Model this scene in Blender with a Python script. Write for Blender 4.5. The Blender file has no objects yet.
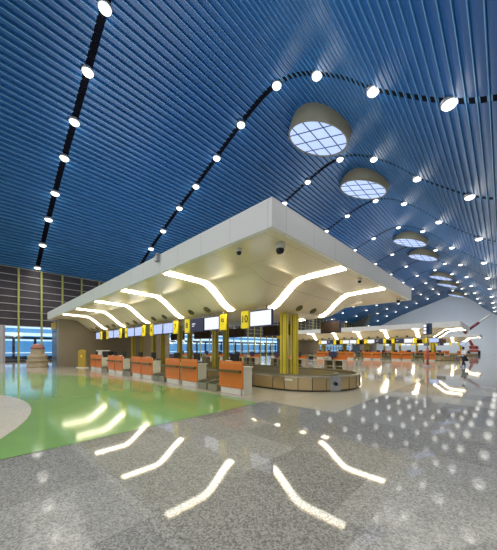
import bpy, bmesh, math, random
from mathutils import Vector, Matrix
random.seed(7)
PI = math.pi
S = bpy.context.scene
COL = S.collection

# ------------------------------------------------------------------ helpers
class MB:
    """collects shapes for ONE mesh object"""
    def __init__(s): s.v = []; s.f = []; s.m = []; s.sm = []
    def add(s, vs, fs, mi=0, smooth=False):
        o = len(s.v); s.v += [tuple(v) for v in vs]
        for f in fs:
            s.f.append([i + o for i in f]); s.m.append(mi); s.sm.append(smooth)
        return s
    def box(s, x0, x1, y0, y1, z0, z1, mi=0):
        v = [(x0,y0,z0),(x1,y0,z0),(x1,y1,z0),(x0,y1,z0),(x0,y0,z1),(x1,y0,z1),(x1,y1,z1),(x0,y1,z1)]
        return s.add(v, [(0,3,2,1),(4,5,6,7),(0,1,5,4),(1,2,6,5),(2,3,7,6),(3,0,4,7)], mi)
    def cbox(s, x0, x1, y0, y1, z0, z1, b=0.01, mi=0):
        """box with chamfered edges"""
        b = min(b, (x1-x0)*.45, (y1-y0)*.45, (z1-z0)*.45)
        bm = bmesh.new(); bmesh.ops.create_cube(bm, size=1)
        for v in bm.verts: v.co = ((x0+x1)/2+v.co.x*(x1-x0), (y0+y1)/2+v.co.y*(y1-y0), (z0+z1)/2+v.co.z*(z1-z0))
        bmesh.ops.bevel(bm, geom=list(bm.edges), offset=b, segments=2, profile=.5, affect='EDGES')
        bm.verts.index_update()
        s.add([v.co[:] for v in bm.verts], [[v.index for v in f.verts] for f in bm.faces], mi); bm.free(); return s
    def prism(s, poly, y0, y1, mi=0, axis='y', smooth=False):
        """poly of (a,b) extruded along axis: y -> (a,y,b); x -> (x,a,b); z -> (a,b,z)"""
        n = len(poly)
        def P(p, t): return (p[0],t,p[1]) if axis=='y' else ((t,p[0],p[1]) if axis=='x' else (p[0],p[1],t))
        v = [P(p,y0) for p in poly] + [P(p,y1) for p in poly]
        s.add(v, [list(range(n)), list(range(2*n-1, n-1, -1))], mi)
        return s.add(v, [(i, i+n, (i+1)%n+n, (i+1)%n) for i in range(n)], mi, smooth)
    def tube(s, p0, p1, r0, r1=None, n=12, mi=0, smooth=True):
        r1 = r0 if r1 is None else r1
        p0 = Vector(p0); p1 = Vector(p1); d = (p1-p0).normalized()
        a = d.orthogonal().normalized(); b = d.cross(a)
        v = []
        for p, r in ((p0,r0),(p1,r1)):
            for i in range(n):
                t = 2*PI*i/n; v.append(p + a*math.cos(t)*r + b*math.sin(t)*r)
        s.add(v, [(i,(i+1)%n,(i+1)%n+n,i+n) for i in range(n)], mi, smooth)
        return s.add(v, [list(range(n-1,-1,-1)), list(range(n,2*n))], mi)
    def lathe(s, prof, c=(0,0,0), n=24, mi=0, smooth=True, M=None):
        v = []; m = len(prof)
        for i in range(n):
            t = 2*PI*i/n
            for r, z in prof:
                p = Vector((r*math.cos(t), r*math.sin(t), z))
                if M is not None: p = M @ p
                v.append(p + Vector(c))
        f = []
        for i in range(n):
            j = (i+1) % n
            for k in range(m-1):
                f.append((i*m+k, j*m+k, j*m+k+1, i*m+k+1))
        s.add(v, f, mi, smooth)
        s.add(v, [[i*m for i in range(n-1,-1,-1)]], mi) if prof[0][0] > 1e-4 else None
        s.add(v, [[i*m+m-1 for i in range(n)]], mi) if prof[-1][0] > 1e-4 else None
        return s
    def build(s, name, mats, parent=None, loc=None, kind=None):
        me = bpy.data.meshes.new(name); me.from_pydata(s.v, [], s.f)
        if not isinstance(mats, (list, tuple)): mats = [mats]
        for m in mats: me.materials.append(m)
        me.polygons.foreach_set('material_index', s.m); me.polygons.foreach_set('use_smooth', s.sm)
        me.update()
        bm = bmesh.new(); bm.from_mesh(me); bmesh.ops.remove_doubles(bm, verts=bm.verts, dist=1e-5)
        bmesh.ops.recalc_face_normals(bm, faces=bm.faces); bm.to_mesh(me); bm.free()
        o = bpy.data.objects.new(name, me); COL.objects.link(o)
        if parent: o.parent = parent
        if loc: o.location = loc
        if kind: o['kind'] = kind
        return o

def tag(o, label, cat, group=None, kind=None):
    o['label'] = label; o['category'] = cat
    if group: o['group'] = group
    if kind: o['kind'] = kind
    return o
def thing(name, label, cat, loc=(0,0,0), rz=0, group=None):
    o = bpy.data.objects.new(name, None); COL.objects.link(o)
    o.empty_display_size = .2
    o.location = loc; o.rotation_euler = (0,0,rz)
    return tag(o, label, cat, group)
KIDS = {}
def kids(o):
    return [c for c in bpy.data.objects if c.parent == o]
def dup(root, loc, rz=0, label=None, group=None):
    def cp(o, parent):
        c = o.copy(); COL.objects.link(c)
        if parent: c.parent = parent
        key = o.get('_src', o.name)
        if o.name not in KIDS: KIDS[o.name] = kids(o)
        for ch in KIDS[o.name]: cp(ch, c)
        return c
    r = cp(root, None)
    r.location = loc; r.rotation_euler = (0,0,rz)
    if label: r['label'] = label
    if group: r['group'] = group
    return r
ORD = ['first','second','third','fourth','fifth','sixth','seventh','eighth','ninth','tenth','eleventh','twelfth','thirteenth','fourteenth','fifteenth','sixteenth']

# ------------------------------------------------------------------ materials
def mat(name, col, rough=.5, metal=0, spec=.5, emis=None, es=0, coat=0, noise=0, nscale=5):
    m = bpy.data.materials.new(name); m.use_nodes = True
    nt = m.node_tree; b = nt.nodes['Principled BSDF']
    b.inputs['Base Color'].default_value = (*col, 1)
    b.inputs['Roughness'].default_value = rough; b.inputs['Metallic'].default_value = metal
    b.inputs['Specular IOR Level'].default_value = spec
    b.inputs['Coat Weight'].default_value = coat
    if emis is not None:
        b.inputs['Emission Color'].default_value = (*emis, 1); b.inputs['Emission Strength'].default_value = es
    if noise:
        g = nt.nodes.new('ShaderNodeNewGeometry'); n = nt.nodes.new('ShaderNodeTexNoise')
        n.inputs['Scale'].default_value = nscale; n.inputs['Detail'].default_value = 4
        nt.links.new(g.outputs['Position'], n.inputs['Vector'])
        mr = nt.nodes.new('ShaderNodeMapRange'); mr.inputs['To Min'].default_value = 1-noise; mr.inputs['To Max'].default_value = 1+noise
        nt.links.new(n.outputs['Fac'], mr.inputs['Value'])
        mx = nt.nodes.new('ShaderNodeVectorMath'); mx.operation = 'SCALE'; mx.inputs[0].default_value = col
        nt.links.new(mr.outputs['Result'], mx.inputs['Scale']); nt.links.new(mx.outputs['Vector'], b.inputs['Base Color'])
    return m

class NT:
    def __init__(s, m): s.t = m.node_tree
    def n(s, typ, **kw):
        x = s.t.nodes.new(typ)
        for k, v in kw.items(): setattr(x, k, v)
        return x
    def l(s, a, b): s.t.links.new(a, b)

def granite(name, base, var, tile, rough, speck=.5, sscale=38):
    m = mat(name, base, rough, spec=.32); g = NT(m); b = m.node_tree.nodes['Principled BSDF']
    geo = g.n('ShaderNodeNewGeometry')
    # tile tone
    sc = g.n('ShaderNodeVectorMath', operation='SCALE'); sc.inputs['Scale'].default_value = 1/tile; g.l(geo.outputs['Position'], sc.inputs[0])
    fl = g.n('ShaderNodeVectorMath', operation='FLOOR'); g.l(sc.outputs['Vector'], fl.inputs[0])
    wn = g.n('ShaderNodeTexWhiteNoise', noise_dimensions='2D'); g.l(fl.outputs['Vector'], wn.inputs['Vector'])
    fr = g.n('ShaderNodeVectorMath', operation='FRACTION'); g.l(sc.outputs['Vector'], fr.inputs[0])
    sx = g.n('ShaderNodeSeparateXYZ'); g.l(fr.outputs['Vector'], sx.inputs[0])
    def near(o):
        a = g.n('ShaderNodeMath', operation='SUBTRACT'); a.inputs[1].default_value = .5; g.l(o, a.inputs[0])
        c = g.n('ShaderNodeMath', operation='ABSOLUTE'); g.l(a.outputs[0], c.inputs[0])
        d = g.n('ShaderNodeMath', operation='GREATER_THAN'); d.inputs[1].default_value = .5-.004/tile; g.l(c.outputs[0], d.inputs[0]); return d
    j = g.n('ShaderNodeMath', operation='MAXIMUM'); g.l(near(sx.outputs[0]).outputs[0], j.inputs[0]); g.l(near(sx.outputs[1]).outputs[0], j.inputs[1])
    vo = g.n('ShaderNodeTexVoronoi'); vo.inputs['Scale'].default_value = sscale; g.l(geo.outputs['Position'], vo.inputs['Vector'])
    sep = g.n('ShaderNodeSeparateColor'); g.l(vo.outputs['Color'], sep.inputs[0])
    no = g.n('ShaderNodeTexNoise'); no.inputs['Scale'].default_value = .35; g.l(geo.outputs['Position'], no.inputs['Vector'])
    # total factor = 1 + var*(tile-.5) + speck*(vor-.5) + .25*(noise-.5) - joint*.25
    def lin(o, k, prev):
        a = g.n('ShaderNodeMath', operation='MULTIPLY_ADD'); a.inputs[1].default_value = k; g.l(o, a.inputs[0])
        if isinstance(prev, float): a.inputs[2].default_value = prev
        else: g.l(prev, a.inputs[2])
        return a.outputs[0]
    f = lin(wn.outputs['Value'], var, 1-var/2-speck/2-.15)
    f = lin(sep.outputs[0], speck, f); f = lin(no.outputs['Fac'], .3, f); f = lin(j.outputs[0], -.22, f)
    mx = g.n('ShaderNodeVectorMath', operation='SCALE'); mx.inputs[0].default_value = base
    g.l(f, mx.inputs['Scale']); g.l(mx.outputs['Vector'], b.inputs['Base Color'])
    return m

def seamed(name, col, rough, sx, sy, metal=0, dark=.75):
    """panel material with thin joints on a world grid"""
    m = mat(name, col, rough, metal); g = NT(m); b = m.node_tree.nodes['Principled BSDF']
    geo = g.n('ShaderNodeNewGeometry'); s = g.n('ShaderNodeSeparateXYZ'); g.l(geo.outputs['Position'], s.inputs[0])
    outs = []
    for o, t in ((s.outputs[0], sx), (s.outputs[1], sy)):
        if not t: continue
        a = g.n('ShaderNodeMath', operation='DIVIDE'); a.inputs[1].default_value = t; g.l(o, a.inputs[0])
        c = g.n('ShaderNodeMath', operation='FRACT'); g.l(a.outputs[0], c.inputs[0])
        d = g.n('ShaderNodeMath', operation='LESS_THAN'); d.inputs[1].default_value = .02/t; g.l(c.outputs[0], d.inputs[0]); outs.append(d.outputs[0])
    if len(outs) == 2:
        j = g.n('ShaderNodeMath', operation='MAXIMUM'); g.l(outs[0], j.inputs[0]); g.l(outs[1], j.inputs[1]); jo = j.outputs[0]
    else: jo = outs[0]
    mx = g.n('ShaderNodeMix', data_type='RGBA'); g.l(jo, mx.inputs['Factor'])
    mx.inputs['A'].default_value = (*col,1); mx.inputs['B'].default_value = (*[c*dark for c in col],1)
    g.l(mx.outputs['Result'], b.inputs['Base Color'])
    return m

def screen_mat(name, col, es, ink):
    """lit screen with faint rows of text-like bars"""
    m = mat(name, (.02,.02,.03), .3, emis=col, es=es); g = NT(m); b = m.node_tree.nodes['Principled BSDF']
    tc = g.n('ShaderNodeTexCoord'); mp = g.n('ShaderNodeMapping'); mp.inputs['Scale'].default_value = (9,1,14); g.l(tc.outputs['Object'], mp.inputs['Vector'])
    n = g.n('ShaderNodeTexNoise'); n.inputs['Scale'].default_value = 1.0; n.inputs['Detail'].default_value = 1; g.l(mp.outputs[0], n.inputs['Vector'])
    r = g.n('ShaderNodeMapRange'); r.inputs['From Min'].default_value = .42; r.inputs['From Max'].default_value = .6; g.l(n.outputs['Fac'], r.inputs['Value'])
    mx = g.n('ShaderNodeMix', data_type='RGBA'); mx.inputs['A'].default_value = (*col,1); mx.inputs['B'].default_value = (*ink,1)
    g.l(r.outputs['Result'], mx.inputs['Factor']); g.l(mx.outputs['Result'], b.inputs['Emission Color'])
    return m

M = {}
M['granite'] = granite('grey_granite', (.31,.305,.275), .34, 1.2, .045, .8, 65)
M['tan'] = granite('tan_granite', (.48,.45,.36), .10, 1.2, .08, .3, 75)
M['white_terrazzo'] = granite('white_terrazzo', (.62,.58,.48), .05, 2.4, .2, .2)
M['green'] = mat('green_epoxy', (.23,.43,.14), .09, noise=.25, nscale=.5)
M['slat'] = mat('blue_slat', (.007,.070,.22), .3, spec=.5, noise=.15, nscale=.3)
M['fin'] = mat('pale_blue_fin', (.09,.26,.47), .3)
M['ribblack'] = mat('rib_black', (.004,.004,.008), .9, spec=.05)
M['roofback'] = mat('roof_deck', (.008,.03,.10), .7)
M['steel_lamp'] = mat('lamp_housing', (.35,.36,.38), .4, .6)
M['lamp'] = mat('lamp_lens', (1,1,1), .4, emis=(1,.97,.88), es=2)
M['skyglass'] = mat('skylight_glass', (.15,.2,.35), .3, emis=(.55,.68,1), es=.68)
M['skyrim'] = mat('skylight_drum', (.20,.185,.13), .45, noise=.08, nscale=2)
M['skybar'] = mat('skylight_bar', (.05,.08,.16), .5)
M['fascia'] = seamed('fascia_panel', (.90,.90,.88), .32, 1.25, 1.25, 0, .8)
M['soffit'] = seamed('soffit_panel', (.95,.82,.60), .22, 2.0, 2.0, 0, .72)
M['strip'] = mat('strip_light', (1,1,1), .4, emis=(1,.95,.80), es=9)
M['dark'] = mat('dark_fitting', (.02,.02,.02), .5)
M['olive'] = mat('olive_fitting', (.16,.13,.03), .45)
M['camwhite'] = mat('white_plastic', (.75,.74,.7), .4)
M['blackglass'] = mat('smoked_dome', (.01,.01,.012), .08)
M['orange'] = mat('orange_panel', (.85,.22,.02), .35, noise=.08, nscale=3)
M['dot'] = mat('pale_stud', (.85,.55,.2), .4)
M['white'] = mat('white_laminate', (.90,.86,.74), .35)
M['steel'] = mat('brushed_steel', (.55,.50,.36), .3, .75, noise=.12, nscale=4)
M['steeld'] = mat('weigh_steel', (.36,.33,.22), .35, .5, noise=.15, nscale=5)
M['carsteel'] = seamed('carousel_panel', (.46,.36,.22), .24, 0.0, .5, .65, .6) if False else mat('carousel_panel', (.62,.46,.24), .26, .5, noise=.2, nscale=1.5)
M['belt'] = mat('rubber_belt', (.06,.065,.03), .5)
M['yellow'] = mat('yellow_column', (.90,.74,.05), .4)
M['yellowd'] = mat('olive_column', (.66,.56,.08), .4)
M['signyellow'] = mat('sign_yellow', (.9,.70,.01), .4, emis=(.9,.70,.01), es=.2)
M['ink'] = mat('sign_ink', (.03,.025,.01), .5)
M['bezel'] = mat('navy_bezel', (.02,.03,.12), .35)
M['back'] = mat('monitor_back', (.07,.04,.025), .55, noise=.5, nscale=6)
M['scr_white'] = screen_mat('screen_white', (.92,.95,1), .85, (.84,.89,.98))
M['scr_blue'] = screen_mat('screen_blue', (.60,.70,1), .8, (.36,.48,.9))
M['scr_dark'] = screen_mat('screen_dark', (.02,.02,.05), 1.0, (.012,.012,.03))
M['pale'] = mat('pale_text', (.8,.8,.85), .5, emis=(.8,.8,.9), es=.7)
M['greywall'] = mat('taupe_wall', (.30,.25,.18), .5, noise=.06, nscale=1)
M['bluewall'] = mat('slate_panel', (.07,.10,.14), .25)
M['louver'] = mat('dark_louvre', (.045,.034,.040), .6, noise=.35, nscale=1.2)
M['rail'] = mat('pale_rail', (.42,.42,.40), .5)
M['pole'] = mat('yellow_green_post', (.36,.36,.10), .45)
M['pier'] = granite('grey_tile_pier', (.36,.34,.34), .3, .3, .4, .2)
M['endwall'] = mat('end_wall_grey', (.66,.72,.78), .7, noise=.05, nscale=.1)
M['conc'] = mat('grey_concrete', (.10,.11,.10), .7)
M['outblue'] = mat('outside_blue_glass', (.08,.2,.35), .2, emis=(.12,.38,.75), es=.75, noise=0)
M['outwhite'] = mat('outside_white_band', (.8,.85,.9), .5, emis=(.75,.9,1), es=1.1)
M['outdark'] = mat('outside_dark_frame', (.03,.05,.08), .5)
M['asphalt'] = mat('outside_paving', (.12,.13,.15), .7)
M['gold'] = mat('gold_board', (.55,.36,.02), .35, .2)
M['stone'] = mat('beige_stone', (.42,.34,.22), .7, noise=.25, nscale=7)
M['redtop'] = mat('terracotta_red', (.42,.17,.13), .6, noise=.2, nscale=7)
M['red'] = mat('red_paint', (.42,.09,.07), .4)
M['maroon'] = mat('maroon_paint', (.16,.03,.06), .4)
M['rubber'] = mat('black_rubber', (.015,.015,.015), .8)
M['skin'] = mat('skin', (.42,.23,.14), .55)
M['shirt'] = mat('white_shirt', (.82,.82,.84), .8)
M['trouser'] = mat('dark_trousers', (.03,.035,.06), .8)
M['hair'] = mat('black_hair', (.01,.008,.007), .6)
M['shoe'] = mat('black_shoe', (.012,.012,.012), .4)
M['leather'] = mat('black_leather', (.02,.018,.018), .5)
M['chrome'] = mat('chrome', (.6,.6,.62), .2, .9)
# window glass: thin clear sheet with a sheen
gm = bpy.data.materials.new('window_glass'); gm.use_nodes = True; g = NT(gm)
for n in list(gm.node_tree.nodes): gm.node_tree.nodes.remove(n)
out = g.n('ShaderNodeOutputMaterial'); mix = g.n('ShaderNodeMixShader'); mix.inputs[0].default_value = .12
tr = g.n('ShaderNodeBsdfTransparent'); tr.inputs[0].default_value = (.86,.93,.97,1); gl = g.n('ShaderNodeBsdfGlossy'); gl.inputs['Roughness'].default_value = .03
g.l(tr.outputs[0], mix.inputs[1]); g.l(gl.outputs[0], mix.inputs[2]); g.l(mix.outputs[0], out.inputs[0]); M['glass'] = gm

# ------------------------------------------------------------------ the hall
XW, YB, YE, XR = -42.0, -22.0, 128.0, 16.0
PROF = [(-42,11.4),(-37.4,13.6),(-34,15.25),(-30.7,16.6),(-26.9,18.05),(-23.6,19.15),(-20,20.45),(-16.7,21.65),(-14.3,22.3),(-12.4,22.3),
        (-10.8,21.7),(-9.2,20.6),(-7.2,18.85),(-5.5,17.0),(-3.6,15.3),(-1.87,13.9),(-.18,12.95),(3,12.0),(8,11.6),(16,11.4)]
def zroof(x):
    # Catmull-Rom style smooth interpolation
    for i in range(len(PROF)-1):
        if PROF[i][0] <= x <= PROF[i+1][0]:
            x0,z0 = PROF[i]; x1,z1 = PROF[i+1]
            def sl(k):
                a = PROF[max(k-1,0)]; b = PROF[min(k+1,len(PROF)-1)]; return (b[1]-a[1])/(b[0]-a[0])
            h = x1-x0; t = (x-x0)/h
            return ((2*t**3-3*t**2+1)*z0 + (t**3-2*t*t+t)*h*sl(i) + (-2*t**3+3*t*t)*z1 + (t**3-t*t)*h*sl(i+1))
    return 11.4
# arc-length sampling
pts = []; x = XW
N = 4000; xs = [XW + (XR-XW)*i/N for i in range(N+1)]
acc = 0; PITCH = .47; stations = [(xs[0], zroof(xs[0]))]
for i in range(1, N+1):
    acc += math.hypot(xs[i]-xs[i-1], zroof(xs[i])-zroof(xs[i-1]))
    if acc >= PITCH: stations.append((xs[i], zroof(xs[i]))); acc -= PITCH
RIBS = [5.2+11.1*k for k in range(-2, 12)]           # transverse ribs
HW = .22
cuts = [YB] + [y for r in RIBS for y in (r-HW, r+HW) if YB < y < YE] + [YE]
ceil = MB()
for i in range(len(stations)-1):
    (xa,za),(xb,zb) = stations[i], stations[i+1]
    d = Vector((xb-xa, zb-za)).normalized(); nrm = Vector((d.y, -d.x))         # pointing down
    if nrm.y > 0: nrm = -nrm
    A = Vector((xa,za)) + d*.03; B = Vector((xb,zb)) - d*.03
    arc = []
    for k in range(7):
        t = k/6; p = A.lerp(B, t) + nrm*(.03*math.sin(PI*t)); arc.append(p)
    back = [B - nrm*.02, A - nrm*.02]
    for j in range(len(cuts)-1):
        y0, y1 = cuts[j], cuts[j+1]
        if abs((y0+y1)/2 - min(RIBS, key=lambda r: abs(r-(y0+y1)/2))) < HW*.5:
            # dark recessed rib piece
            g_ = .085 if xb > -12.5 else 0
            ceil.prism([tuple(A+d*g_+nrm*.03), tuple(B-d*g_+nrm*.03), tuple(back[0]-d*g_), tuple(back[1]+d*g_)], y0, y1, 2)
            if g_:
                for P0, P1 in ((A, A+d*g_), (B-d*g_, B)):
                    ceil.add([(P0.x,y0,P0.y),(P1.x,y0,P1.y),(P1.x,y1,P1.y),(P0.x,y1,P0.y)], [(0,1,2,3)], 1)
        else:
            n = len(arc)
            v = [(p.x,y0,p.y) for p in arc] + [(p.x,y1,p.y) for p in arc]
            ceil.add(v, [(k,k+1,k+1+n,k+n) for k in range(n-1)], 0, True)
    # pale fin standing in the joint between two panels
    C = Vector((xb,zb)); FD = .20 if xb < -17 else (.06 if xb > -12 else .06+.14*(-12-xb)/5)
    for j in range(0 if xb < -8.5 else -1, len(cuts)-1):
        y0, y1 = (YB, YE) if j < 0 else (cuts[j], cuts[j+1])
        if j >= 0 and (xb >= -8.5 or min(abs(r-(y0+y1)/2) for r in RIBS) < HW*.5): continue
        ceil.prism([tuple(C-d*.022), tuple(C-d*.022+nrm*FD), tuple(C+d*.022+nrm*FD), tuple(C+d*.022)], y0, y1, 1)
# deck above
top = []
for i in range(len(stations)-1):
    (xa,za),(xb,zb) = stations[i], stations[i+1]
    ceil.add([(xa,YB,za+.06),(xb,YB,zb+.06),(xb,YE,zb+.06),(xa,YE,za+.06)], [(0,1,2,3)], 3)
def build_plain(mb, name, mats, kind):
    me = bpy.data.meshes.new(name); me.from_pydata(mb.v, [], mb.f)
    for m in mats: me.materials.append(m)
    me.polygons.foreach_set('material_index', mb.m); me.polygons.foreach_set('use_smooth', mb.sm); me.update()
    o = bpy.data.objects.new(name, me); COL.objects.link(o); o['kind'] = kind; return o
build_plain(ceil, 'ceiling', [M['slat'], M['fin'], M['ribblack'], M['roofback']], 'structure')

# floor and its coloured fields
MB().box(XW-.4, XR, YB, YE+.4, -.3, 0).build('floor', M['granite'], kind='structure')
def field(name, poly, m, z):
    mb = MB(); n = len(poly)
    v = [(p[0],p[1],z) for p in poly]; mb.add(v, [list(range(n))])
    return mb.build(name, m, kind='structure')
field('floor_tan', [(-41.7,-21),(-5.25,-21),(-5.25,6.2),(-3.0,6.2),(-3.0,14.5),(-3.0,60),(-41.7,60)], M['tan'], .003)
edge = [(-5.2,-20),(-5.2,5.75),(-6.4,5.95),(-9.8,5.75),(-12,5.55),(-14,5.25),(-16.2,4.75),(-18.2,4.1),(-20.5,3.1),(-23,2.0),(-26,.4),(-29,-1.8),(-31,-4.5),(-32,-9),(-32,-20)]
field('floor_green', edge, M['green'], .006)
circ = [(-9.8+8.05*math.cos(2*PI*k/72), -7+8.05*math.sin(2*PI*k/72)) for k in range(72)]
circ = [(min(p[0],-5.22),p[1]) for p in circ]
cc = []
for p in circ:
    if not cc or (abs(p[0]-cc[-1][0])+abs(p[1]-cc[-1][1])) > 1e-4: cc.append(p)
field('floor_white', cc, M['white_terrazzo'], .009)

# left wall: dark louvred band above a glazed strip
GZ = 4.35
mb = MB(); 
mb.box(XW-.35, XW-.05, YB, YE, GZ, 11.5)
mb.box(XW-.35, XW-.05, YB, YE, 0, .25)
mb.build('wall_left', M['louver'], kind='structure')
mb = MB()
for k in range(9):
    z = GZ+.02 + k*(11.35-GZ)/8
    mb.box(XW-.05, XW+.03, YB, YE, z-.035, z+.035)
mb.build('trim_1', M['rail'], kind='structure')
MB().box(XW-.06, XW+.05, YB, YE, 1.05, 1.11).build('trim_2', M['rail'], kind='structure')
polem = MB().cbox(-.02, .18, -.10, .10, 0, 11.42, .03)
bayY = [3.5+2.2*k for k in range(-5, 57)]
first = None; n = 10
for y in bayY:
    n += 1
    if first is None: first = polem.build('trim_%d' % n, M['pole'], loc=(XW+.02, y, 0), kind='structure')
    else:
        o = first.copy(); COL.objects.link(o); o.name = 'trim_%d' % n; o.location = (XW+.02, y, 0)
wf = None
for i in range(len(bayY)-1):
    if wf is None:
        wf = MB().box(-.012,.012,.1,2.1,.25,GZ).build('window_%d' % (i+1), M['glass'], loc=(XW-.12, bayY[i], 0), kind='structure')
    else:
        o = wf.copy(); COL.objects.link(o); o.name = 'window_%d' % (i+1); o.location = (XW-.12, bayY[i], 0)
MB().cbox(XW-.3, XW+.55, 1.2, 2.3, 0, GZ, .03).build('trim_3', M['pier'], kind='structure')
# outside: paving and the lit building across the forecourt
MB().box(-70, XW-.4, YB-10, YE, -.32, -.02).build('floor_outside', M['asphalt'], kind='structure')
t = thing('terminal_building', 'blue lit building with white bands seen through the glazed strip', 'building', (-55, 50, -.02))
MB().box(-.5, .5, -80, 78, 0, 7).build('facade', M['outblue'], t)
mb = MB()
for z0, z1 in ((.9,1.1),(2.9,3.15),(3.7,4.2),(4.9,5.2)): mb.box(.5,.75,-80,78,z0,z1)
mb.build('band', M['outwhite'], t)
mb = MB().box(.5,1.2,-80,78,3.2,3.55)
for k in range(60): mb.box(.5,.9,-80+2.6*k,-79.7+2.6*k,0,3.2)
mb.box(.6,1.4,-80,78,0,.5)
mb.build('frame', M['outdark'], t)

# end wall follows the roof profile
poly = [(xs[i], zroof(xs[i])+.05) for i in range(0, N+1, 50)]
MB().prism([(XW,0)] + poly + [(XR,0)], YE, YE+.4).build('wall_end', M['endwall'], kind='structure')
MB().box(XR, XR+.3, YB, YE, 0, 11.5).build('wall_right', M['endwall'], kind='structure')

# ------------------------------------------------------------------ ceiling lamps
LX = [-41.2,-37.5,-34.0,-30.7,-26.9,-23.6,-20.1,-16.7,-12.7,-9.2,-5.5,-1.9,1.7]
lamp0 = None
ldat = bpy.data.lights.new('lamp_light', 'SPOT'); ldat.spot_size = math.radians(140); ldat.spot_blend = .6; ldat.energy = 640; ldat.color = (1,.965,.9); ldat.shadow_soft_size = 2.4
ldat2 = bpy.data.lights.new('lamp_glow', 'POINT'); ldat2.energy = 14; ldat2.color = (1,.965,.9); ldat2.shadow_soft_size = .6
for ri, y in enumerate(RIBS[1:], 0):
    if y > YE - 1: continue
    for li, xx in enumerate(LX):
        z = zroof(xx) - .06
        lab = 'white ceiling lamp, %s from the left wall on the %s dark ceiling rib' % (ORD[li], 'nearest' if ri == 1 else ('rib behind the nearest' if ri == 0 else ORD[ri-1]))
        if ri == 0: lab = 'white ceiling lamp, %s from the left wall on the overhead rib' % ORD[li]
        if ri >= 1: lab = 'white ceiling lamp, %s from the left wall on the %s rib ahead' % (ORD[li], ORD[ri-1])
        if lamp0 is None:
            lamp0 = thing('ceiling_lamp', lab, 'ceiling lamp', (xx,y,z), 0, 'ceiling lamps along the ribs')
            MB().lathe([(.02,.1),(.36,.1),(.39,.0),(.39,-.12),(.34,-.14),(.34,-.10),(.02,-.10)], n=20).build('housing', M['steel_lamp'], lamp0)
            MB().lathe([(.335,-.11),(.32,-.18),(.25,-.26),(.13,-.31),(.001,-.32)], n=20).build('lens', M['lamp'], lamp0)
        else:
            dup(lamp0, (xx,y,z), 0, lab)
        lo = bpy.data.objects.new('lamp_light', ldat); COL.objects.link(lo); lo.location = (xx, y, z-.85)
        lo = bpy.data.objects.new('lamp_glow', ldat2); COL.objects.link(lo); lo.location = (xx, y, z-.62)

# ------------------------------------------------------------------ skylights
sky0 = None
tilt = Matrix.Rotation(math.atan(.34), 3, 'Y')
R = 2.62
sky_k = [0,1,3,4,6,7,9]
where = ['nearest and largest of the round skylights','second round skylight behind the largest one','third round skylight along the ridge','fourth round skylight along the ridge','fifth round skylight along the ridge','sixth round skylight along the ridge','farthest round skylight before the end wall']
for i, k in enumerate(sky_k):
    loc = (-12.3, [21.9,32.8,55.1,66,88.4,100.2,122][i], [20.9,21,21,21,21,21,21][i])
    lab = where[i] + ', lit pale blue in a beige drum'
    if sky0 is None:
        sky0 = thing('skylight', lab, 'skylight', loc, 0, 'round skylights along the ceiling ridge')
        MB().lathe([(R+.02,2.3),(R+.16,1.2),(R+.16,-.02),(R+.0,-.04),(R+.0,.03),(R+.02,2.3)], n=56, M=tilt).build('drum', M['skyrim'], sky0)
        MB().lathe([(R,.04),(R,.1),(.01,.1)], n=56, M=tilt).lathe([(.01,.04),(R,.04)], n=56, M=tilt).build('glass', M['skyglass'], sky0)
        for o_ in range(4):
            pass
        mb = MB()
        for k2 in (-1.35, 0, 1.35):
            h = math.sqrt(R*R-k2*k2)-.02
            for a in (0,1):
                p = [(k2-.04,-h),(k2+.04,-h),(k2+.04,h),(k2-.04,h)]
                if a: p = [(q[1],q[0]) for q in p]
                if a and k2: p = [(q[0], q[1]) for q in p]
                v = [tilt @ Vector((q[0],q[1],.0)) for q in p] + [tilt @ Vector((q[0],q[1],.06)) for q in p]
                mb.add(v, [(0,1,2,3),(4,5,6,7),(0,1,5,4),(1,2,6,5),(2,3,7,6),(3,0,4,7)])
        mb.build('glazing_bar', M['skybar'], sky0)
    else: dup(sky0, loc, 0, lab)

# ------------------------------------------------------------------ check-in islands
ZE, ZC, ZT = 4.3, 3.28, 4.93
T1, T2 = 1.6, 3.3
def zs(t):
    if t <= T1: return ZE - .04*t/T1
    if t >= T2: return ZC
    u = (t-T1)/(T2-T1); u = u*u*(3-2*u)
    return ZE-.04 - (ZE-.04-ZC)*u
Xr, Xl, Yf, Yr = -3.74, -29.7, 4.6, 16.5
YC = 10.5

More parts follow.
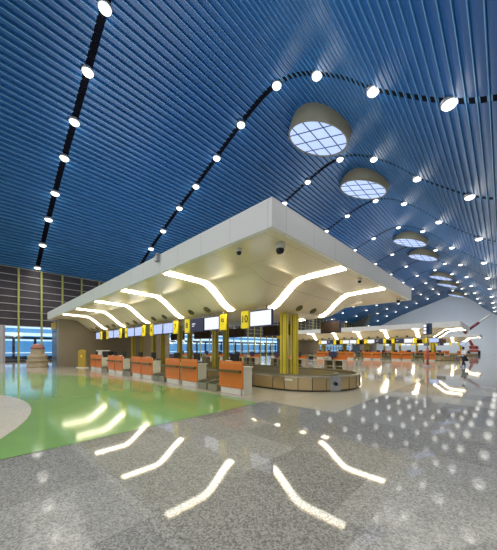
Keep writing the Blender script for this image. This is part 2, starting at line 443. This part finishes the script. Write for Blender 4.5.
def canopy(dY, label):
    t = thing('canopy', label, 'canopy', (-16.6, YC+dY, 0), 0, 'check-in canopies')
    ox, oy = -16.6, YC
    L = lambda x, y, z: (x-ox, y-oy, z)
    # soffit as a height field of distance to the free edges
    xsx = sorted(set([round(Xr - v, 4) for v in [0,.8,1.6]+[1.6+1.7*k/12 for k in range(1,13)]] + [round(Xl + (Xr-3.3-Xl)*k/10,4) for k in range(11)]))
    ysx = sorted(set([round(Yf+v,4) for v in [0,.8,1.6]+[1.6+1.7*k/12 for k in range(1,13)]] + [round(Yr-v,4) for v in [0,.8,1.6]+[1.6+1.7*k/12 for k in range(1,13)]] + [round(YC,4)]))
    v = []; f = []
    for x in xsx:
        for y in ysx:
            a, b, c = Xr-x, y-Yf, Yr-y
            d = min(b, c)
            # soft minimum so the hips are rounded
            k = .5; h = max(k-abs(a-d), 0)/k; dd = max(min(a,d) - h*h*k*.25, 0)
            v.append(L(x, y, zs(dd)))
    ny = len(ysx)
    for i in range(len(xsx)-1):
        for j in range(ny-1): f.append((i*ny+j, i*ny+j+1, (i+1)*ny+j+1, (i+1)*ny+j))
    MB().add(v, f, 0, True).build('soffit', M['soffit'], t)
    mb = MB(); w = .12
    mb.box(Xl-ox, Xr-ox+.0, Yf-oy-w, Yf-oy, ZE-.02, ZT); mb.box(Xl-ox, Xr-ox, Yr-oy, Yr-oy+w, ZE-.02, ZT)
    mb.box(Xr-ox, Xr-ox+w, Yf-oy-w, Yr-oy+w, ZE-.02, ZT); mb.box(Xl-ox-w, Xl-ox, Yf-oy-w, Yr-oy+w, ZE-.02, ZT)
    mb.build('fascia', M['fascia'], t)
    MB().box(Xl-ox, Xr-ox, Yf-oy, Yr-oy, ZT-.12, ZT-.02).build('roof_top', M['endwall'], t)
    # light strips
    W = .185
    def strip(fn):
        ts = [.06, .9, 1.6] + [1.6+1.7*k/14 for k in range(1, 14)]
        mb = MB(); v = []
        for d in ts:
            z = zs(d) - .03
            for s_ in (-W, W): v.append(L(*fn(d, s_), z))
        n = len(ts)
        mb.add(v, [(2*i, 2*i+1, 2*i+3, 2*i+2) for i in range(n-1)], 0, True)
        mb.build('light_strip', M['strip'], t)
    def spot(fn):
        x, y = fn(2.85, 0); z = zs(2.85) - .02
        q = MB()
        x2, y2 = fn(2.7, 0); dz = zs(2.7)-zs(2.85)
        slope = Vector((x2-x, y2-y, dz)).normalized(); side = Vector((0,0,1)).cross(slope).normalized(); up = slope.cross(side)
        Mx = Matrix((slope, side, up)).transposed()
        q.lathe([(.001,.0),(.09,-.0),(.10,-.03),(.17,-.035),(.18,.02)], L(x,y,z), n=16, M=Mx).build('spotlight_ring', M['olive'], t)
    for k in range(6):
        xx = -8.55 - 4*k
        if xx < Xl+3: continue
        strip(lambda d, s_, xx=xx: (xx+s_, Yf+d)); strip(lambda d, s_, xx=xx: (xx+s_, Yr-d))
        for o_ in (-1.35, -2.65): 
            if xx+o_ > Xl+2:
                spot(lambda d, s_, xx=xx+o_: (xx+s_, Yf+d))
    for yy in (8.5, 12.6): strip(lambda d, s_, yy=yy: (Xr-d, yy+s_))
    for yy in (10.1, 11.3): spot(lambda d, s_, yy=yy: (Xr-d, yy+s_))
    return t
canopy(0, 'near white check-in canopy with curved soffit and glowing bent light strips')
def grow(dY, lab):
    src = [o for o in bpy.data.objects if o.parent is None and o.name == 'canopy'][0]
    return dup(src, (-16.6, YC+dY, 0), 0, lab)
grow(35.5, 'white check-in canopy of the middle island, behind the near canopy')
grow(71, 'farthest white check-in canopy, small beside the boom lift')

ISL = [(0,'near'), (35.5,'middle'), (71,'far')]

# end blocks (the service cores that close the canopies at their left ends)
for dY, nm in ISL:
    t = thing('service_block', {'near':'taupe service block closing the left end of the near canopy','middle':'grey service block closing the left end of the middle canopy','far':'grey service block closing the left end of the far canopy'}[nm], 'service block', (-30.6, YC+dY, 0))
    t['kind'] = 'thing'
    def wallprof(h):
        ys = [-h + 2*h*k/80 for k in range(81)]
        return [(-h,0),(h,0)] + [(y, zs(min(y+YC-Yf, Yr-YC-y))-.02) for y in reversed(ys)]
    MB().prism(wallprof(5.4), 1.2, 2.2, axis='x').build('end_panel', M['greywall'], t)
    MB().box(-1.0, 1.19, -5.4, 5.4, 0, 3.24).box(-1.0,1.19,-5.4,-4.3,3.2,4.2).build('core', M['bluewall'], t)
    MB().box(-1.02, 1.15, -5.46, -5.4, 3.5, 4.1).build('header_panel', M['gold'], t)

# columns in pairs
def column_pair(X, Y, m, dY, labs):
    for q, yy in enumerate((Y-.42, Y+.42)):
        t = thing('yellow_column', labs[q], 'column', (X, yy+dY, 0), 0, 'yellow columns under the canopies'); t['kind'] = 'thing'
        MB().cbox(-.15,.15,-.15,.15,.02,3.27,.04).build('shaft', m, t)
        MB().box(-.155,-.15,-.02,.02,.1,3.2).box(.15,.155,-.02,.02,.1,3.2).box(-.02,.02,-.155,-.15,.1,3.2).box(-.02,.02,.15,.155,.1,3.2).build('groove', M['olive'], t)
        MB().cbox(-.24,.24,-.24,.24,0,.04,.01).build('base_plate', M['steel'], t)
for dY, nm in ISL:
    place = {'near':'under the near canopy','middle':'under the middle canopy','far':'under the far canopy'}[nm]
    for i, X in enumerate((-7.38,-12.5,-16.5,-20.5,-24.5)):
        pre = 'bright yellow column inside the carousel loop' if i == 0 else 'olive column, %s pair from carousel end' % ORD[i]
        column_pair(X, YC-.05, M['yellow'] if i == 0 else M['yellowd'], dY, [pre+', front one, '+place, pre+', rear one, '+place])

# baggage carousel: a long loop with a round end
def carousel(dY, lab):
    cx, R1, R0 = -6.55, 2.35, 1.35
    xl = -27.6
    t = thing('baggage_carousel', lab, 'baggage conveyor', (-6.55, YC+dY, 0))
    def loop(r, n=14, close=False):
        p = [(xl-cx, -r)]
        for k in range(n+1):
            a = -PI/2 + PI*k/n; p.append((r*math.cos(a), r*math.sin(a)))
        return p + [(xl-cx, r)]
    def band(ra, rb, z0, z1, n=14):
        a, b = loop(ra,n), loop(rb,n); mb = MB(); k = len(a)
        v = [(p[0],p[1],z0) for p in a]+[(p[0],p[1],z1) for p in a]+[(p[0],p[1],z0) for p in b]+[(p[0],p[1],z1) for p in b]
        f = []
        for i in range(k-1):
            f += [(i,i+1,i+1+k,i+k),(2*k+i,2*k+i+1,3*k+i+1,3*k+i),(k+i,k+i+1,3*k+i+1,3*k+i),(i,i+1,2*k+i+1,2*k+i)]
        f += [(0,k,3*k,2*k),(k-1,2*k-1,4*k-1,3*k-1)]
        return mb.add(v, f)
    mb = band(R1, R1-.08, .06, .52)
    # vertical joint strips on the outside
    for k in range(15):
        a = -PI/2 + PI*k/14; c, s_ = math.cos(a), math.sin(a); r = R1+.004
        mb.tube((r*c, r*s_, .06), (r*c, r*s_, .52), .012, n=6, mi=1)
    for k in range(9):
        for sg in (-1,1): mb.tube((-1.1-1.05*k, sg*(R1+.004), .06), (-1.1-1.05*k, sg*(R1+.004), .52), .012, n=6, mi=1)
    mb.build('outer_panel', [M['carsteel'], M['dark']], t)
    band(R1+.015, R1-.13, .52, .58).build('outer_rim', M['steel'], t)
    band(R1-.05, R1-.1, 0, .06).build('kick_plate', M['dark'], t)
    band(R1-.1, R0+.1, .36, .42, 20).build('belt', M['belt'], t)
    band(R0+.1, R0, 0, .55, 20).build('inner_panel', M['steel'], t)

    # grey control panel with a round dark button, and a small plate
    a = -.52; n_ = Vector((math.cos(a), math.sin(a), 0)); sd = Vector((-n_.y, n_.x, 0))
    def plate(w, z0, z1, off, th):
        c = n_*(R1*math.cos(PI/28)+off)
        v = [c-sd*w+n_*o_+Vector((0,0,z)) for o_ in (0,th) for z in (z0,z1)] + [c+sd*w+n_*o_+Vector((0,0,z)) for o_ in (0,th) for z in (z0,z1)]
        return MB().add(v, [(0,1,3,2),(4,5,7,6),(0,1,5,4),(2,3,7,6),(0,2,6,4),(1,3,7,5)])
    cp = plate(.22, .02, .575, -.02, .06).build('control_panel', M['chrome'], t)
    c = n_*(R1+.04) + Vector((0,0,.3))
    MB().tube(c, c+n_*.03, .07, n=16).build('button', M['dark'], cp)
    a = -1.28; n_ = Vector((math.cos(a), math.sin(a), 0)); sd = Vector((-n_.y, n_.x, 0))
    plate(.16, .40, .47, -.01, .03).build('name_plate', M['white'], t)
    return t
for dY, nm in ISL:
    carousel(dY, {'near':'steel baggage carousel with a rounded end around the bright yellow columns','middle':'steel baggage carousel of the middle check-in island','far':'steel baggage carousel of the farthest check-in island'}[nm])

# check-in desk
def make_desk(label):
    t = thing('check_in_desk', label, 'check-in desk', (0,0,0), 0, 'orange check-in desks')
    pn = MB().cbox(-.62,.62,0,.05,.22,1.17,.015).build('front_panel', M['orange'], t)
    mb = MB()
    for z in (.30,1.09):
        for k in range(14): mb.tube((-.52+.08*k,-.004,z),(-.52+.08*k,.0,z),.014,n=6)
    mb.build('stud', M['dot'], pn)
    MB().prism([(-.13,.80),(.0,.76),(.0,.86),(-.13,.86)], -.56,.56,axis='x').build('bag_ledge', M['olive'], t)
    MB().cbox(-.54,.5,.03,.46,.0,.22,.01).build('plinth', M['white'], t)
    MB().cbox(-.60,-.55,.055,.50,.0,.94,.01).build('side_panel', M['white'], t)
    MB().cbox(.55,.60,.055,.50,.0,.94,.01).build('side_panel', M['white'], t)
    MB().cbox(-.62,.62,.055,.55,.94,.98,.01).build('worktop', M['white'], t)
    MB().box(-.55,.55,.16,.5,.60,.63).box(-.02,.02,.16,.5,.22,.94).build('shelf', M['white'], t)
    MB().box(-.55,.55,.13,.15,.22,.94).build('inner_panel', M['olive'], t)
    return t
def make_weigh(label):
    t = thing('weighing_conveyor', label, 'conveyor', (0,0,0), 0, 'weighing conveyors beside the desks')
    MB().cbox(-.29,.29,0,.85,.0,.26,.015).build('scale_frame', M['steeld'], t)
    MB().cbox(-.23,.23,.03,.83,.26,.285,.01).build('scale_belt', M['belt'], t)
    MB().prism([(.88,.0),(1.78,.0),(1.78,.50),(.88,.33)], -.29,.29,axis='x').build('injector_frame', M['steeld'], t)
    MB().prism([(.9,.335),(1.76,.50),(1.76,.52),(.9,.36)], -.23,.23,axis='x').build('injector_belt', M['belt'], t)
    for s_ in (-1,1):
        MB().prism([(.0,.26),(.85,.30),(1.78,.5),(1.78,.62),(.85,.42),(.0,.32)], *( (.27,.30) if s_>0 else (-.30,-.27)),axis='x').build('side_guard', M['steel'], t)
    return t
def make_monitor(label):
    t = thing('desk_monitor', label, 'computer monitor', (0,0,0), 0, 'computer monitors on the desks')
    MB().cbox(-.24,.24,-.02,.02,.12,.44,.01).build('casing', M['rubber'], t)
    MB().cbox(-.03,.03,-.01,.03,.01,.2,.008).build('stand', M['rubber'], t)
    MB().cbox(-.11,.11,-.08,.08,0,.015,.006).build('base', M['rubber'], t)
    MB().box(-.22,.22,.0205,.023,.14,.42).build('screen', M['scr_dark'], t)
    return t
def make_printer(label):
    t = thing('document_printer', label, 'printer', (0,0,0), 0, 'printers on the desks')
    MB().cbox(-.16,.16,-.14,.14,0,.20,.02).build('casing', M['white'], t)
    MB().cbox(-.12,.12,-.1,.1,.20,.235,.01).build('lid', M['dark'], t)
    MB().box(-.1,.1,.14,.2,.06,.075).build('paper_tray', M['dark'], t)
    return t
def make_display(scr, label):
    t = thing('flight_display', label, 'display screen', (0,0,0), 0, 'hanging display screens')
    MB().cbox(-.58,.58,-.0,.09,0,.66,.015).build('bezel', M['bezel'], t)
    MB().box(-.53,.53,-.004,.0,.05,.61).build('screen', scr, t)
    MB().cbox(-.54,.54,.09,.14,.05,.6,.01).build('rear_cover', M['back'], t)
    MB().tube((-.25,.07,.62),(-.25,.07,.80),.02,n=8).tube((.25,.07,.62),(.25,.07,.80),.02,n=8).build('hanger', M['steel_lamp'], t)
    return t
def make_sign(text, label, th=.08):
    t = thing('number_sign', label, 'sign', (0,0,0), 0, 'yellow counter number signs')
    MB().cbox(-.20,.20,0,th,0,.70,.012).build('board', M['signyellow'], t)
    MB().tube((0,th/2,.70),(0,th/2,.80),.018,n=8).build('hanger', M['steel_lamp'], t)
    if text:
        cu = bpy.data.curves.new('numeral','FONT'); cu.body = text; cu.size = .40; cu.align_x = 'CENTER'; cu.align_y = 'CENTER'; cu.extrude = .004; cu.offset = .004
        cu.space_character = .95
        cu.materials.append(M['ink'])
        tmp = bpy.data.objects.new('numeral_curve', cu); COL.objects.link(tmp)
        me = bpy.data.meshes.new_from_object(tmp.evaluated_get(bpy.context.evaluated_depsgraph_get())); bpy.data.objects.remove(tmp)
        if not me.materials: me.materials.append(M['ink'])
        o = bpy.data.objects.new('numeral', me); COL.objects.link(o); o.parent = t
        o.rotation_euler = (PI/2,0,0); o.location = (0,-.006,.36)
    return t

PAIRS = [(-10.35,'8','9'),(-14.35,'6','7'),(-18.35,'4','5'),(-22.35,'2','3')]
DX = .68
protos = {}
def get(kind, maker, loc, rz, label, *a):
    key = kind + str(a)
    if key not in protos:
        protos[key] = maker(*a, label) if a else maker(label)
        o = protos[key]; o.location = loc; o.rotation_euler = (0,0,rz); o['label'] = label; return o
    return dup(protos[key], loc, rz, label)

YD = 6.3
def make_sign_b(label): return make_sign('', label)
def disp_w(label): return make_display(M['scr_white'], label)
def disp_b(label): return make_display(M['scr_blue'], label)
def disp_d(label):
    t = make_display(M['scr_dark'], label)
    MB().box(-.38,-.1,-.007,-.004,.38,.42).box(-.38,-.2,-.007,-.004,.28,.31).build('lettering', M['pale'], t); return t

for dY, nm in ISL:
    # desks: list of (x, counter number)
    desks = [(-7.0,'10')]
    for (c, a, b) in PAIRS: desks += [(c+DX,b),(c-DX,a)]
    for row in ('front','rear'):
        if nm == 'far' and row == 'rear': continue
        for i, (x, num) in enumerate(desks):
            if nm == 'near' and row == 'front': place = 'below the number %s sign, near island' % num
            else: place = '%s from carousel end, %s row, %s island' % (ORD[i], row, nm)
            if row == 'front': loc, rz = (x, YD+dY, 0), 0
            else: loc, rz = (x, 2*YC-YD+dY, 0), PI
            get('desk', make_desk, loc, rz, 'orange check-in desk ' + place)
            sg = 1 if row == 'front' else -1
            mx = x + (.15 if i % 2 else -.12)
            if nm != 'far':
                get('mon', make_monitor, (mx, loc[1]+sg*.32, .98), rz, 'computer monitor on desk ' + place)
                if i % 3 == 0 or nm == 'near' and i == 5:
                    get('prn', make_printer, (x-.38, loc[1]+sg*.36, .98), rz, 'printer on desk ' + place)
        gaps = []
        for j, (c, a, b) in enumerate(PAIRS):
            gaps += [c+2.02-.31, c+2.02+.31] if j else [-8.66, -8.02]
        for i, x in enumerate(gaps):
            y = YD+dY+.02 if row == 'front' else 2*YC-YD-.02+dY
            if nm == 'far': continue
            get('weigh', make_weigh, (x, y-.05 if row == 'front' else y+.05, 0), 0 if row == 'front' else PI, 'low steel weighing conveyor, %s from carousel end, %s row, %s island' % (ORD[i], row, nm))
    # hanging displays and signs
    for row in ('front','rear'):
        if nm == 'far' and row == 'rear': continue
        y = 7.6 if row == 'front' else 2*YC-7.6
        sgn = 1 if row == 'front' else -1
        rz = 0 if row == 'front' else PI
        zz = 2.46
        fr = nm == 'near' and row == 'front'
        def num(n_, x, i):
            if nm == 'near' and row == 'rear': return
            if fr: o = make_sign(n_, 'yellow counter sign with the number %s' % n_); o.location = (x, y+dY-.03, zz-.02)
            else:
                get('signb', make_sign_b, (x, y+dY-.03*sgn, zz-.02), rz, 'yellow counter sign, %s from carousel end, %s row, %s island' % (ORD[i], row, nm))
        def disp(kind, x, lab):
            get(kind, {'w':disp_w,'b':disp_b,'d':disp_d}[kind], (x, y+dY, zz), rz, lab)
        pl = lambda i: ('%s from carousel end, %s row, %s island' % (ORD[i], row, nm))
        num('10', -7.55, 0)
        if fr: disp('w', -6.72, 'bright white screen hanging beside the yellow 10 sign')
        else: disp('b' if nm!='near' else 'd', -6.72, 'hanging flight screen, ' + pl(0))
        i = 1
        for j, (c, a, b) in enumerate(PAIRS):
            if fr:
                disp('w' if j == 0 else 'b', c+.60, 'lit screen hanging beside the yellow %s sign' % b)
                disp('d' if j == 0 else 'b', c-.60, ('dark screen' if j == 0 else 'lit screen')+' hanging beside the yellow %s sign' % a)
            else:
                disp('w' if (nm!='near' and j%2==0) else 'd', c+.60, 'hanging flight screen, ' + pl(i))
                disp('w' if nm!='near' and j!=0 else 'd', c-.60, 'hanging flight screen, ' + pl(i+1))
            num(b, c+1.42, i); num(a, c-1.42, i+1); i += 2
        if fr: disp('b', -26.2, 'lit screen hanging beside the yellow 1 sign'); num('1', -25.4, 9)

# things behind the last near desks
t = thing('gold_board', 'tall golden yellow board with rounded top beside the taupe wall', 'board', (-25.6, 6.2, 0), .25)
prof = [(-.5,.0),(.5,.0),(.5,1.35)] + [(.5*math.cos(a), 1.35+.22*math.sin(a)) for a in [PI*k/10 for k in range(1,10)]] + [(-.5,1.35)]
MB().prism(prof, -.06, .06).build('panel', M['gold'], t)
MB().cbox(-.55,.55,-.22,.22,0,.07,.02).build('foot', M['white'], t)
MB().tube((0,-.062,1.0),(0,-.075,1.0),.1,n=16).build('emblem', M['signyellow'], t)
t = thing('baggage_scanner', 'white cabinet machine with black hood behind the last near desks', 'machine', (-24.9, 9.8, 0), 0)
t.location = (-23.9, 7.0, 0)
MB().cbox(-.8,.8,-.0,.6,0,1.5,.04).build('cabinet', M['camwhite'], t)
MB().cbox(-.6,.6,-.02,.0,.9,1.3,.01).build('panel', M['white'], t)
MB().cbox(.8,2.1,.05,.55,.75,1.42,.05).cbox(.9,2.0,.1,.5,0,.75,.02).build('hood', M['rubber'], t)

# security domes and the box on the fascia
def dome(x, y, z, s, lab):
    t = thing('security_camera', lab, 'camera', (x,y,z), 0, 'dome cameras under the near canopy'); t.scale = (s,s,s)
    MB().lathe([(.001,.0),(.14,.0),(.14,-.10),(.11,-.14)], n=20).build('mount', M['camwhite'], t)
    MB().lathe([(.11,-.13),(.115,-.19),(.08,-.26),(.001,-.28)], n=20).build('dome', M['blackglass'], t)
def sof(x, y): return zs(max(min(Xr-x, y-Yf, Yr-y),0))
dome(-4.1, 5.4, sof(-4.1,5.4), .95, 'white dome camera under the near corner of the canopy')
dome(-5.1, 4.9, sof(-5.1,4.9), .6, 'small dome camera under the front edge of the canopy, left of the corner')
dome(-3.95, 10.2, sof(-3.95,10.2), .6, 'small dome camera between the two right end strips of the canopy')
dome(-4.0, 15.6, sof(-4.0,15.6), .8, 'dome camera under the far right tip of the near canopy')
t = thing('floodlight', 'small grey box lamp on the upper edge of the long fascia', 'lamp', (-8.75, Yf-.12, ZT-.26))
MB().cbox(-.10,.10,-.12,0,0,.28,.02).build('housing', M['steel_lamp'], t)
MB().box(-.07,.07,-.124,-.118,.03,.2).build('lens', M['camwhite'], t)

# ------------------------------------------------------------------ floor standing things
t = thing('stepped_shrine', 'beige stepped bell shaped monument with a red top by the glazed wall', 'monument', (-29.6, 3.75, 0), .3)
MB().lathe([(.80,0),(.80,.12),(.74,.14),(.74,.5),(.80,.53),(.80,.62),(.66,.66),(.74,.85),(.72,1.02),(.62,1.1)], n=28).build('base', M['stone'], t)
MB().lathe([(.60,1.08),(.56,1.12),(.48,1.2),(.50,1.45),(.46,1.62)], n=28).build('body', M['stone'], t)
MB().lathe([(.50,1.62),(.50,1.72),(.44,1.78),(.42,1.92),(.28,2.0),(.12,2.06),(.001,2.1)], n=28).build('cap', M['redtop'], t)

t = thing('information_post', 'tall grey post with small screens on top and a red lower sleeve', 'post', (-5.1, 29.5, 0), -.7)
MB().lathe([(.001,.0),(.42,.0),(.42,.05),(.1,.09),(.05,.1)], n=24).build('base', M['steel_lamp'], t)
MB().tube((0,0,.05),(0,0,1.7),.11,.10).build('sleeve', M['red'], t)
MB().tube((0,0,1.7),(0,0,4.35),.05).build('pole', M['steel_lamp'], t)
bx = MB().cbox(-.42,.42,-.12,.12,2.95,4.0,.03).build('screen_box', M['bluewall'], t)
for k in range(3): MB().box(-.34,-.02,-.13,-.12,3.05+.32*k,3.27+.32*k).build('screen', M['pale'], bx)
MB().box(.04,.36,-.13,-.12,3.05,3.9).build('screen', M['bezel'], bx)

# luggage trolley beyond the carousel
t = thing('luggage_trolley', 'dark luggage trolley standing on the open floor beyond the carousel', 'trolley', (-17.5, 29.5, 0), .6)
MB().cbox(-.3,.3,-.5,.5,.18,.23,.02).build('platform', M['chrome'], t)
MB().tube((-.28,.45,.2),(-.28,.6,1.05),.02).tube((.28,.45,.2),(.28,.6,1.05),.02).tube((-.28,.6,1.05),(.28,.6,1.05),.025).build('handle', M['rubber'], t)
MB().box(-.3,.3,.44,.47,.25,.7).build('backrest', M['leather'], t)
for px, py in ((-.25,-.4),(.25,-.4),(-.25,.4),(.25,.4)): MB().tube((px-.02,py,.09),(px+.02,py,.09),.09,n=14).build('wheel', M['rubber'], t)

# boom lift near the end wall
t = thing('boom_lift', 'red boom lift with a long raised arm near the grey end wall', 'boom lift', (-5.8, 96, 0), 0)
MB().cbox(-1.05,1.05,-1.9,1.9,.7,1.4,.1).build('chassis', M['red'], t)
tu = MB().cbox(-.9,.9,-1.5,1.0,1.5,2.5,.15).build('turret', M['red'], t)
MB().cbox(-.95,-.2,-1.55,.2,1.9,2.4,.05).cbox(.3,.95,-1.5,.9,1.7,2.2,.05).build('engine_cover', M['maroon'], tu)
for px in (-1.1,1.1):
    for py in (-1.5,1.5): MB().tube((px-.2,py,.55),(px+.2,py,.55),.55,n=20).build('wheel', M['rubber'], t)
MB().tube((-.3,0,2.5),(-1.9,.3,6.2),.34,.3,n=8).build('lower_arm', M['red'], t)
MB().tube((-2.2,.2,6.2),(1.0,1.0,9.0),.42,.36,n=8).build('boom', M['maroon'], t)
MB().tube((1.0,1.0,9.0),(3.4,1.6,11.1),.26,.2,n=8).build('boom_tip', M['camwhite'], t)

# flared dark column by the left wall, far end
t = thing('flared_column', 'dark grey column flaring upward beyond the middle canopy', 'column', (-39.2, 102, 0)); t['kind'] = 'thing'
MB().prism([(-2.0,0),(2.0,0),(2.0,10.0),(3.6,14.6),(-1.6,13.4),(-5.0,11.9) if False else (-2.4,12.6),(-2.0,10.0)], -1.5, 1.5).build('shaft', M['conc'], t)

# ------------------------------------------------------------------ the walking person
def skinned(name, joints, edges, m, parent=None, sub=2, root=0):
    me = bpy.data.meshes.new(name); me.from_pydata([j[0] for j in joints], edges, [])
    o = bpy.data.objects.new(name, me); COL.objects.link(o)
    sk = o.modifiers.new('Skin','SKIN'); sk.use_smooth_shade = True
    if not me.skin_vertices: me.skin_vertices.new()
    for i, j in enumerate(joints):
        r = j[1]; me.skin_vertices[0].data[i].radius = (r,r) if not isinstance(r,tuple) else r
    me.skin_vertices[0].data[root].use_root = True
    ss = o.modifiers.new('Subsurf','SUBSURF'); ss.levels = sub; ss.render_levels = sub
    me.materials.append(m)
    if parent: o.parent = parent
    return o
pr = thing('person', 'person in white shirt and dark trousers striding with a black bag', 'person', (-2.5, 30.0, 0), math.radians(44+180))
# local: faces +X mirrored by the rotation so the figure walks to the viewer's left
J = [((0,0,.93),.125),((0,0,1.12),.125),((.02,0,1.34),.15),((.03,0,1.47),.07),((.05,0,1.54),.055),
     ((.06,0,1.62),.085),((.065,0,1.70),.085),
     ((0,.09,.90),.09),((.12,.10,.50),.06),((.22,.10,.09),.042),((.33,.10,.05),.035),
     ((0,-.09,.90),.09),((-.02,-.10,.50),.06),((-.22,-.10,.13),.042),((-.12,-.10,.05),.035),
     ((.02,.18,1.40),.06),((.14,.27,1.17),.042),((.36,.24,1.10),.033),((.44,.23,1.09),.026),
     ((.02,-.18,1.40),.06),((-.16,-.25,1.17),.042),((-.32,-.25,.97),.033),((-.36,-.25,.90),.026)]
E = [(0,1),(1,2),(2,3),(3,4),(4,5),(5,6),(0,7),(7,8),(8,9),(9,10),(0,11),(11,12),(12,13),(13,14),(2,15),(15,16),(16,17),(17,18),(2,19),(19,20),(20,21),(21,22)]
for hand, d, sd in ((18,Vector((.99,-.05,-.1)),Vector((0,1,0))),(22,Vector((-.4,0,-.9)),Vector((0,1,0)))):
    c = Vector(J[hand][0]); nrm = d.cross(sd)
    for k, (off, ln) in enumerate(((-.03,.075),(-.01,.085),(.01,.08),(.03,.06))):
        a = len(J); J.append((tuple(c+d*.04+sd*off),.010)); J.append((tuple(c+d*(.04+ln*.6)+sd*off),.009)); J.append((tuple(c+d*(.04+ln)+sd*off+nrm*.02),.007))
        E += [(hand,a),(a,a+1),(a+1,a+2)]
    a = len(J); J.append((tuple(c+sd*-.035+d*.01+nrm*.02),.010)); J.append((tuple(c+sd*-.045+d*.045+nrm*.035),.008)); E += [(hand,a),(a,a+1)]
skinned('body', J, E, M['skin'], pr)
skinned('shirt', [((0,0,.88),(.17,.15)),((0,0,1.12),(.165,.15)),((.02,0,1.36),(.17,.17)),((.03,0,1.46),.095),
    ((.02,.19,1.40),.082),((.14,.275,1.17),.062),((.26,.255,1.13),.055),((.02,-.19,1.40),.082),((-.16,-.255,1.17),.062),((-.24,-.255,1.07),.055)],
    [(0,1),(1,2),(2,3),(2,4),(4,5),(5,6),(2,7),(7,8),(8,9)], M['shirt'], pr)
skinned('trousers', [((0,0,.93),.15),((0,.09,.87),.115),((.12,.10,.50),.085),((.22,.10,.11),.065),((0,-.09,.87),.115),((-.02,-.10,.50),.085),((-.22,-.10,.15),.065)],
    [(0,1),(1,2),(2,3),(0,4),(4,5),(5,6)], M['trouser'], pr)
skinned('shoe', [((.20,.10,.055),.05),((.38,.10,.04),.04)], [(0,1)], M['shoe'], pr)
skinned('shoe', [((-.23,-.10,.10),.05),((-.08,-.10,.04),.04)], [(0,1)], M['shoe'], pr)
MB().lathe([(.001,.125),(.05,.115),(.09,.07),(.105,.0),(.10,-.05),(.07,-.07)], (.045,0,1.685), n=16).build('hair', M['hair'], pr)
MB().lathe([(.012,-.012),(.016,0),(.012,.012)], (.148,.03,1.675), n=8).build('eye', M['hair'], pr)
MB().lathe([(.012,-.012),(.016,0),(.012,.012)], (.148,-.03,1.675), n=8).build('eye', M['hair'], pr)
MB().prism([(.14,1.67),(.175,1.63),(.14,1.62)], -.014, .014).build('nose', M['skin'], pr)
MB().cbox(.135,.152,-.025,.025,1.585,1.597,.004).build('mouth', M['redtop'], pr)
bg = thing('shoulder_bag', 'black bag carried in the trailing hand of the walking person', 'bag', (0,0,0), 0)
bl = Matrix.Translation((-2.5,30,0)) @ Matrix.Rotation(math.radians(224),4,'Z') @ Vector((-.40,-.25,.50))
bg.location = bl; bg.rotation_euler = (0,0,math.radians(224))
MB().cbox(-.20,.20,-.07,.07,0,.28,.04).build('pouch', M['leather'], bg)
MB().tube((-.1,0,.27),(-.02,0,.385),.012).tube((.1,0,.27),(.02,0,.385),.012).tube((-.02,0,.385),(.02,0,.385),.012).build('handle', M['rubber'], bg)

# ------------------------------------------------------------------ light
def area(name, loc, rot, sx, sy, e, c):
    d = bpy.data.lights.new(name,'AREA'); d.shape = 'RECTANGLE'; d.size = sx; d.size_y = sy; d.energy = e; d.color = c
    o = bpy.data.objects.new(name, d); COL.objects.link(o); o.location = loc; o.rotation_euler = rot; return o
area('end_wall_fill', (-14, 108, 9), (math.radians(80),0,0), 40, 3, 1300, (.95,.97,1))  # added fill light with no visible fixture, brightens the end wall
for dY, nm in ISL:      # unseen fill lights added above the canopy roofs to brighten the ceiling
    area('ceiling_fill', (-16.6, YC+dY, ZT+.1), (PI,0,0), 24, 10, 1200, (.8,.9,1))
w = bpy.data.worlds.new('night'); S.world = w; w.use_nodes = True
w.node_tree.nodes['Background'].inputs[0].default_value = (.74,.77,.86,1)
w.node_tree.nodes['Background'].inputs[1].default_value = .8

# ------------------------------------------------------------------ camera
cd = bpy.data.cameras.new('camera'); cam = bpy.data.objects.new('camera', cd); COL.objects.link(cam)
cd.sensor_fit = 'HORIZONTAL'; cd.sensor_width = 36; cd.lens = 36*263/497
cd.shift_y = (349-275)/497; cd.clip_end = 500
cam.location = (0,0,1.6); cam.rotation_euler = (PI/2, 0, math.radians(44.06))
S.camera = cam
S.view_settings.view_transform = 'Standard'; S.view_settings.look = 'None'
S.view_settings.exposure = .35; S.view_settings.gamma = 1
